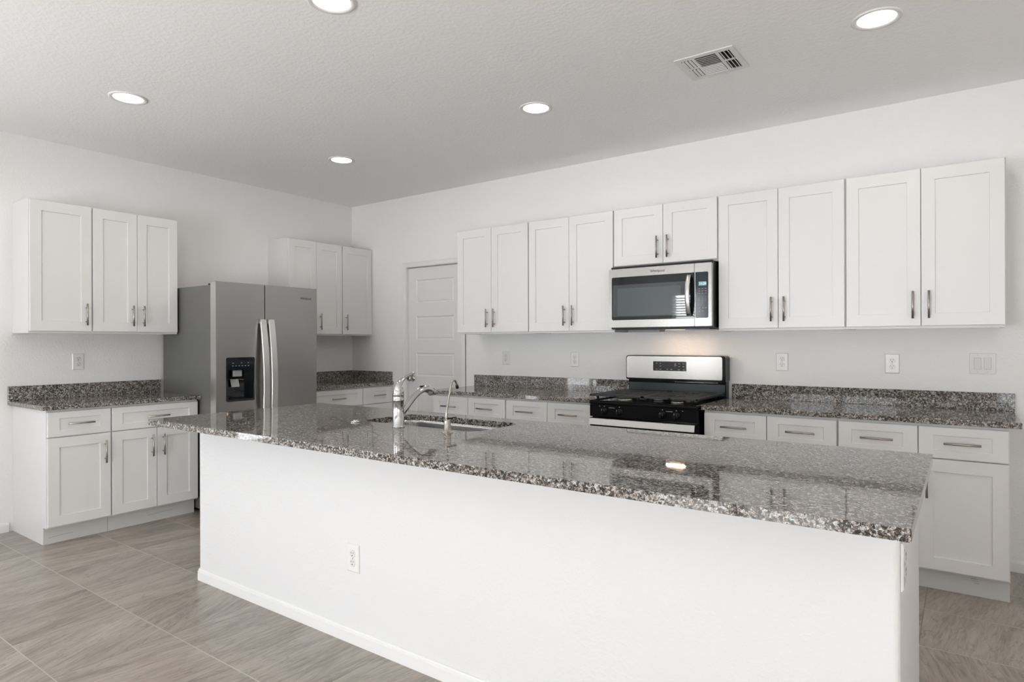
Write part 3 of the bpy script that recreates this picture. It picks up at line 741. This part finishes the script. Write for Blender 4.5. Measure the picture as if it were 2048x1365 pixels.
dsp = MB().box(lx0, lx1, f0+0.0001, f0+0.0007, 1.692+zo, 1.719+zo).build('display', LCD, kp)
text_mesh('digits', '11:24', 0.022, LCDT, dsp, ((lx0+lx1)/2+0.003, f0-0.0001, 1.7045+zo), (PI/2, 0, 0), 0.0002)
b = MB()
for r_, zz in enumerate((1.672, 1.656, 1.640)):
    for c_ in range(3): b.box(lx0-0.002+c_*0.022, lx0+0.010+c_*0.022, f0+0.0002, f0+0.0007, zz+zo-0.0015, zz+zo+0.0015)
for zz in (1.543, 1.520):
    for c_ in range(3 if zz > 1.53 else 2): b.box(lx0+c_*0.022, lx0+0.012+c_*0.022, f0+0.0002, f0+0.0007, zz+zo-0.002, zz+zo+0.002)
b.build('key_labels', MARK, kp)
for r_, row in enumerate(('123', '456', '789', ' 0 ')):
    for c_, ch in enumerate(row):
        if ch != ' ': text_mesh('number_key', ch, 0.011, MARK, kp, (lx0+0.004+c_*0.022, f0+0.0004, 1.617+zo-r_*0.0135), (PI/2, 0, 0), 0.0002)
MB().box(0.36, 0.50, -0.25, -0.23, -0.0015, -0.0002).build('cooktop_lamp', UNDER, mw)
area('hood_light', (MX0+0.43, -0.24, 1.399), (0, 0, 0), 0.14, 0.016, 1.7, (1.0, 0.70, 0.45))
MB().box(0.03, 0.28, -0.16, -0.06, -0.012, -0.0002).build('grease_filter', GREYP, mw)

# ------------------------------------------------------------------ wall plates
def outlet(label, loc, rz=0.0, w=0.080, h=0.122, group='duplex wall outlets', glossy=True):
    o = thing('wall_outlet', label, 'outlet', loc, rz, group)
    b = bmesh.new(); e = 0.005
    A = [b.verts.new(p) for p in ((-w/2, -0.0005, -h/2), (w/2, -0.0005, -h/2), (w/2, -0.0005, h/2), (-w/2, -0.0005, h/2))]
    B = [b.verts.new((v.co.x, -0.0025, v.co.z)) for v in A]
    D_ = [b.verts.new((v.co.x*(1-2*e/w), -0.0065, v.co.z*(1-2*e/h))) for v in A]
    for P, Q in ((A, B), (B, D_)):
        for k in range(4): b.faces.new((P[k], P[(k+1) % 4], Q[(k+1) % 4], Q[k]))
    b.faces.new(D_); b.faces.new(A[::-1])
    m = MB(); m.merge(b); pl = m.build('cover_plate', PLATE, o)
    for z in (0.0195, -0.0195):
        r = MB().lathe([(0.0172, 0), (0.0172, 0.0015), (0.0162, 0.0022)], (0, -0.0066, z), 24, 'Y').build('socket', PLATE2, o)
        m = MB(); m.box(-0.0075, -0.0055, -0.0094, -0.0089, z+0.001, z+0.009).box(0.0055, 0.0075, -0.0094, -0.0089, z+0.002, z+0.009)
        m.lathe([(0.0028, 0), (0.0028, 0.0006)], (0, -0.0089, z-0.007), 10, 'Y'); m.build('socket_slots', HOLE, r)
    MB().lathe([(0.0030, 0), (0.0026, 0.001)], (0, -0.0066, 0), 10, 'Y').build('screw', NICK, o)
    return o
o1 = outlet('outlet on the back wall nearest the interior door', (2.0835, 0, 1.177))
copy_thing(o1, (2.795, 0, 1.171), 'outlet on the back wall just left of the range')
copy_thing(o1, (4.422, 0, 1.176), 'outlet on the back wall just right of the range')
copy_thing(o1, (5.069, 0, 1.175), 'outlet on the back wall midway between range and light switch')
copy_thing(o1, (0, -2.634, 1.180), 'outlet on the left wall beside the refrigerator', PI/2)
copy_thing(o1, (3.2625, BY0, 0.372), 'outlet low on the long white front of the island')
copy_thing(o1, (BX1, -2.70, 0.745), 'outlet seen edge-on at the right end of the island', PI/2)
sw = thing('light_switch', 'double rocker light switch under the rightmost wall cabinet', 'switch', (5.5215, 0, 1.183))
MB().box(-0.062, 0.062, -0.0065, -0.0005, -0.060, 0.060, 0.0025, 2).build('cover_plate', PLATE, sw)
for sx, tilt in ((-0.0235, 0.05), (0.0235, -0.05)):
    b = MB(); b.box(-0.0165, 0.0165, -0.003, 0.0, -0.0335, 0.0335, 0.001)
    bmesh.ops.transform(b.bm, matrix=Matrix.Translation((sx, -0.0085, 0)) @ Matrix.Rotation(tilt, 4, 'X'), verts=b.bm.verts)
    b.build('rocker', PLATE2, sw)
    MB().box(sx-0.018, sx+0.018, -0.0072, -0.0066, -0.035, 0.035).build('rocker_frame', TOE, sw)
for sx in (-0.0235, 0.0235):
    for z in (-0.049, 0.049): MB().lathe([(0.003, 0), (0.0026, 0.001)], (sx, -0.0066, z), 10, 'Y').build('screw', TOE, sw)

# ------------------------------------------------------------------ ceiling fixtures
def lamp(label, x, y):
    o = thing('recessed_light', label, 'ceiling light', (x, y, H), 0, 'lit recessed ceiling lights')
    n = 40; b = MB(); rings = []
    for r, z in ((0.104, -0.0005), (0.104, -0.004), (0.098, -0.0075), (0.084, -0.0055), (0.079, -0.0015)):
        rings.append([b.bm.verts.new((r*math.cos(2*PI*k/n), r*math.sin(2*PI*k/n), z)) for k in range(n)])
    for A, B in zip(rings, rings[1:]):
        for k in range(n): b.bm.faces.new((A[k], A[(k+1) % n], B[(k+1) % n], B[k])).smooth = True
    b.build('trim_ring', TRIM, o)
    MB().lathe([(0.0795, -0.0012), (0.0795, -0.0024), (0.05, -0.0036), (0.01, -0.004)], (0, 0, 0), 40).build('lens', LENS, o)
    a = area('lamp_glow', (0, 0, -0.012), (0, 0, 0), 0.15, 0.15, LAMP_W, (1.0, 0.92, 0.83), 'DISK', o)
    return o
lamp('recessed ceiling light cut by the top edge of the picture', 3.215, -2.83)
lamp('recessed ceiling light farthest left, in front of the left cabinets', 1.347, -2.853)
lamp('recessed ceiling light nearest the room corner, above the refrigerator', 1.346, -1.244)
lamp('recessed ceiling light in the middle, left of the air vent', 3.241, -1.261)
lamp('recessed ceiling light at the upper right, right of the air vent', 5.113, -1.263)
vt = thing('ceiling_vent', 'white square air vent with louvers in the ceiling', 'air vent', (4.350, -1.247, H))
s_ = 0.152
b = MB(); b.outline([(-s_, -s_), (s_, -s_), (s_, s_), (-s_, s_)], 0, 1, [(-0.125, -0.118), (-0.125, 0.118), (0.125, 0.118), (0.125, -0.118)])
for v in b.bm.verts: v.co = Vector((v.co.x, v.co.z, -0.002 - 0.006*v.co.y))
for xx in (-0.062, 0.062): b.box(xx-0.008, xx+0.008, -0.118, 0.118, -0.008, -0.002)
for x0, x1 in ((-0.125, -0.07), (0.07, 0.125)): b.box(x0, x1, -0.007, 0.007, -0.008, -0.002)
b.build('vent_frame', TRIM, vt, bevel=0.0015)
MB().box(-0.13, 0.13, -0.123, 0.123, -0.0018, -0.0004).build('vent_dark_plate', HOLE, vt)  # flat dark plate; the shade inside the vent is put into its colour
def fin(b, c, along, length, tilt, wd=0.0122):
    t = bmesh.new(); bmesh.ops.create_cube(t, size=1)
    if along == 'x': M = Matrix.Translation(c) @ Matrix.Rotation(tilt, 4, 'X') @ Matrix.Diagonal((length, wd, 0.0014, 1))
    else: M = Matrix.Translation(c) @ Matrix.Rotation(tilt, 4, 'Y') @ Matrix.Diagonal((wd, length, 0.0014, 1))
    bmesh.ops.transform(t, matrix=M, verts=t.verts); b.merge(t)
b = MB()
for k in range(12): fin(b, (0, -0.108+k*0.0196, -0.0095), 'x', 0.106, 0.65 if k < 6 else -0.65, 0.0122 if k < 6 else 0.0066)
b.build('louver', TRIM, vt)
for sx in (-1, 1):
    b = MB()
    for k in range(3):
        for q in (-0.0625, 0.0625): fin(b, (sx*(0.080+k*0.0185), q, -0.0085), 'y', 0.108, 0.75 if sx > 0 else -0.35, 0.0145 if sx > 0 else 0.0125)
    b.build('louver', TRIM, vt)
MB().box(0.132, 0.137, -0.012, 0.012, -0.018, -0.0082, 0.001).build('damper_lever', TRIM, vt)
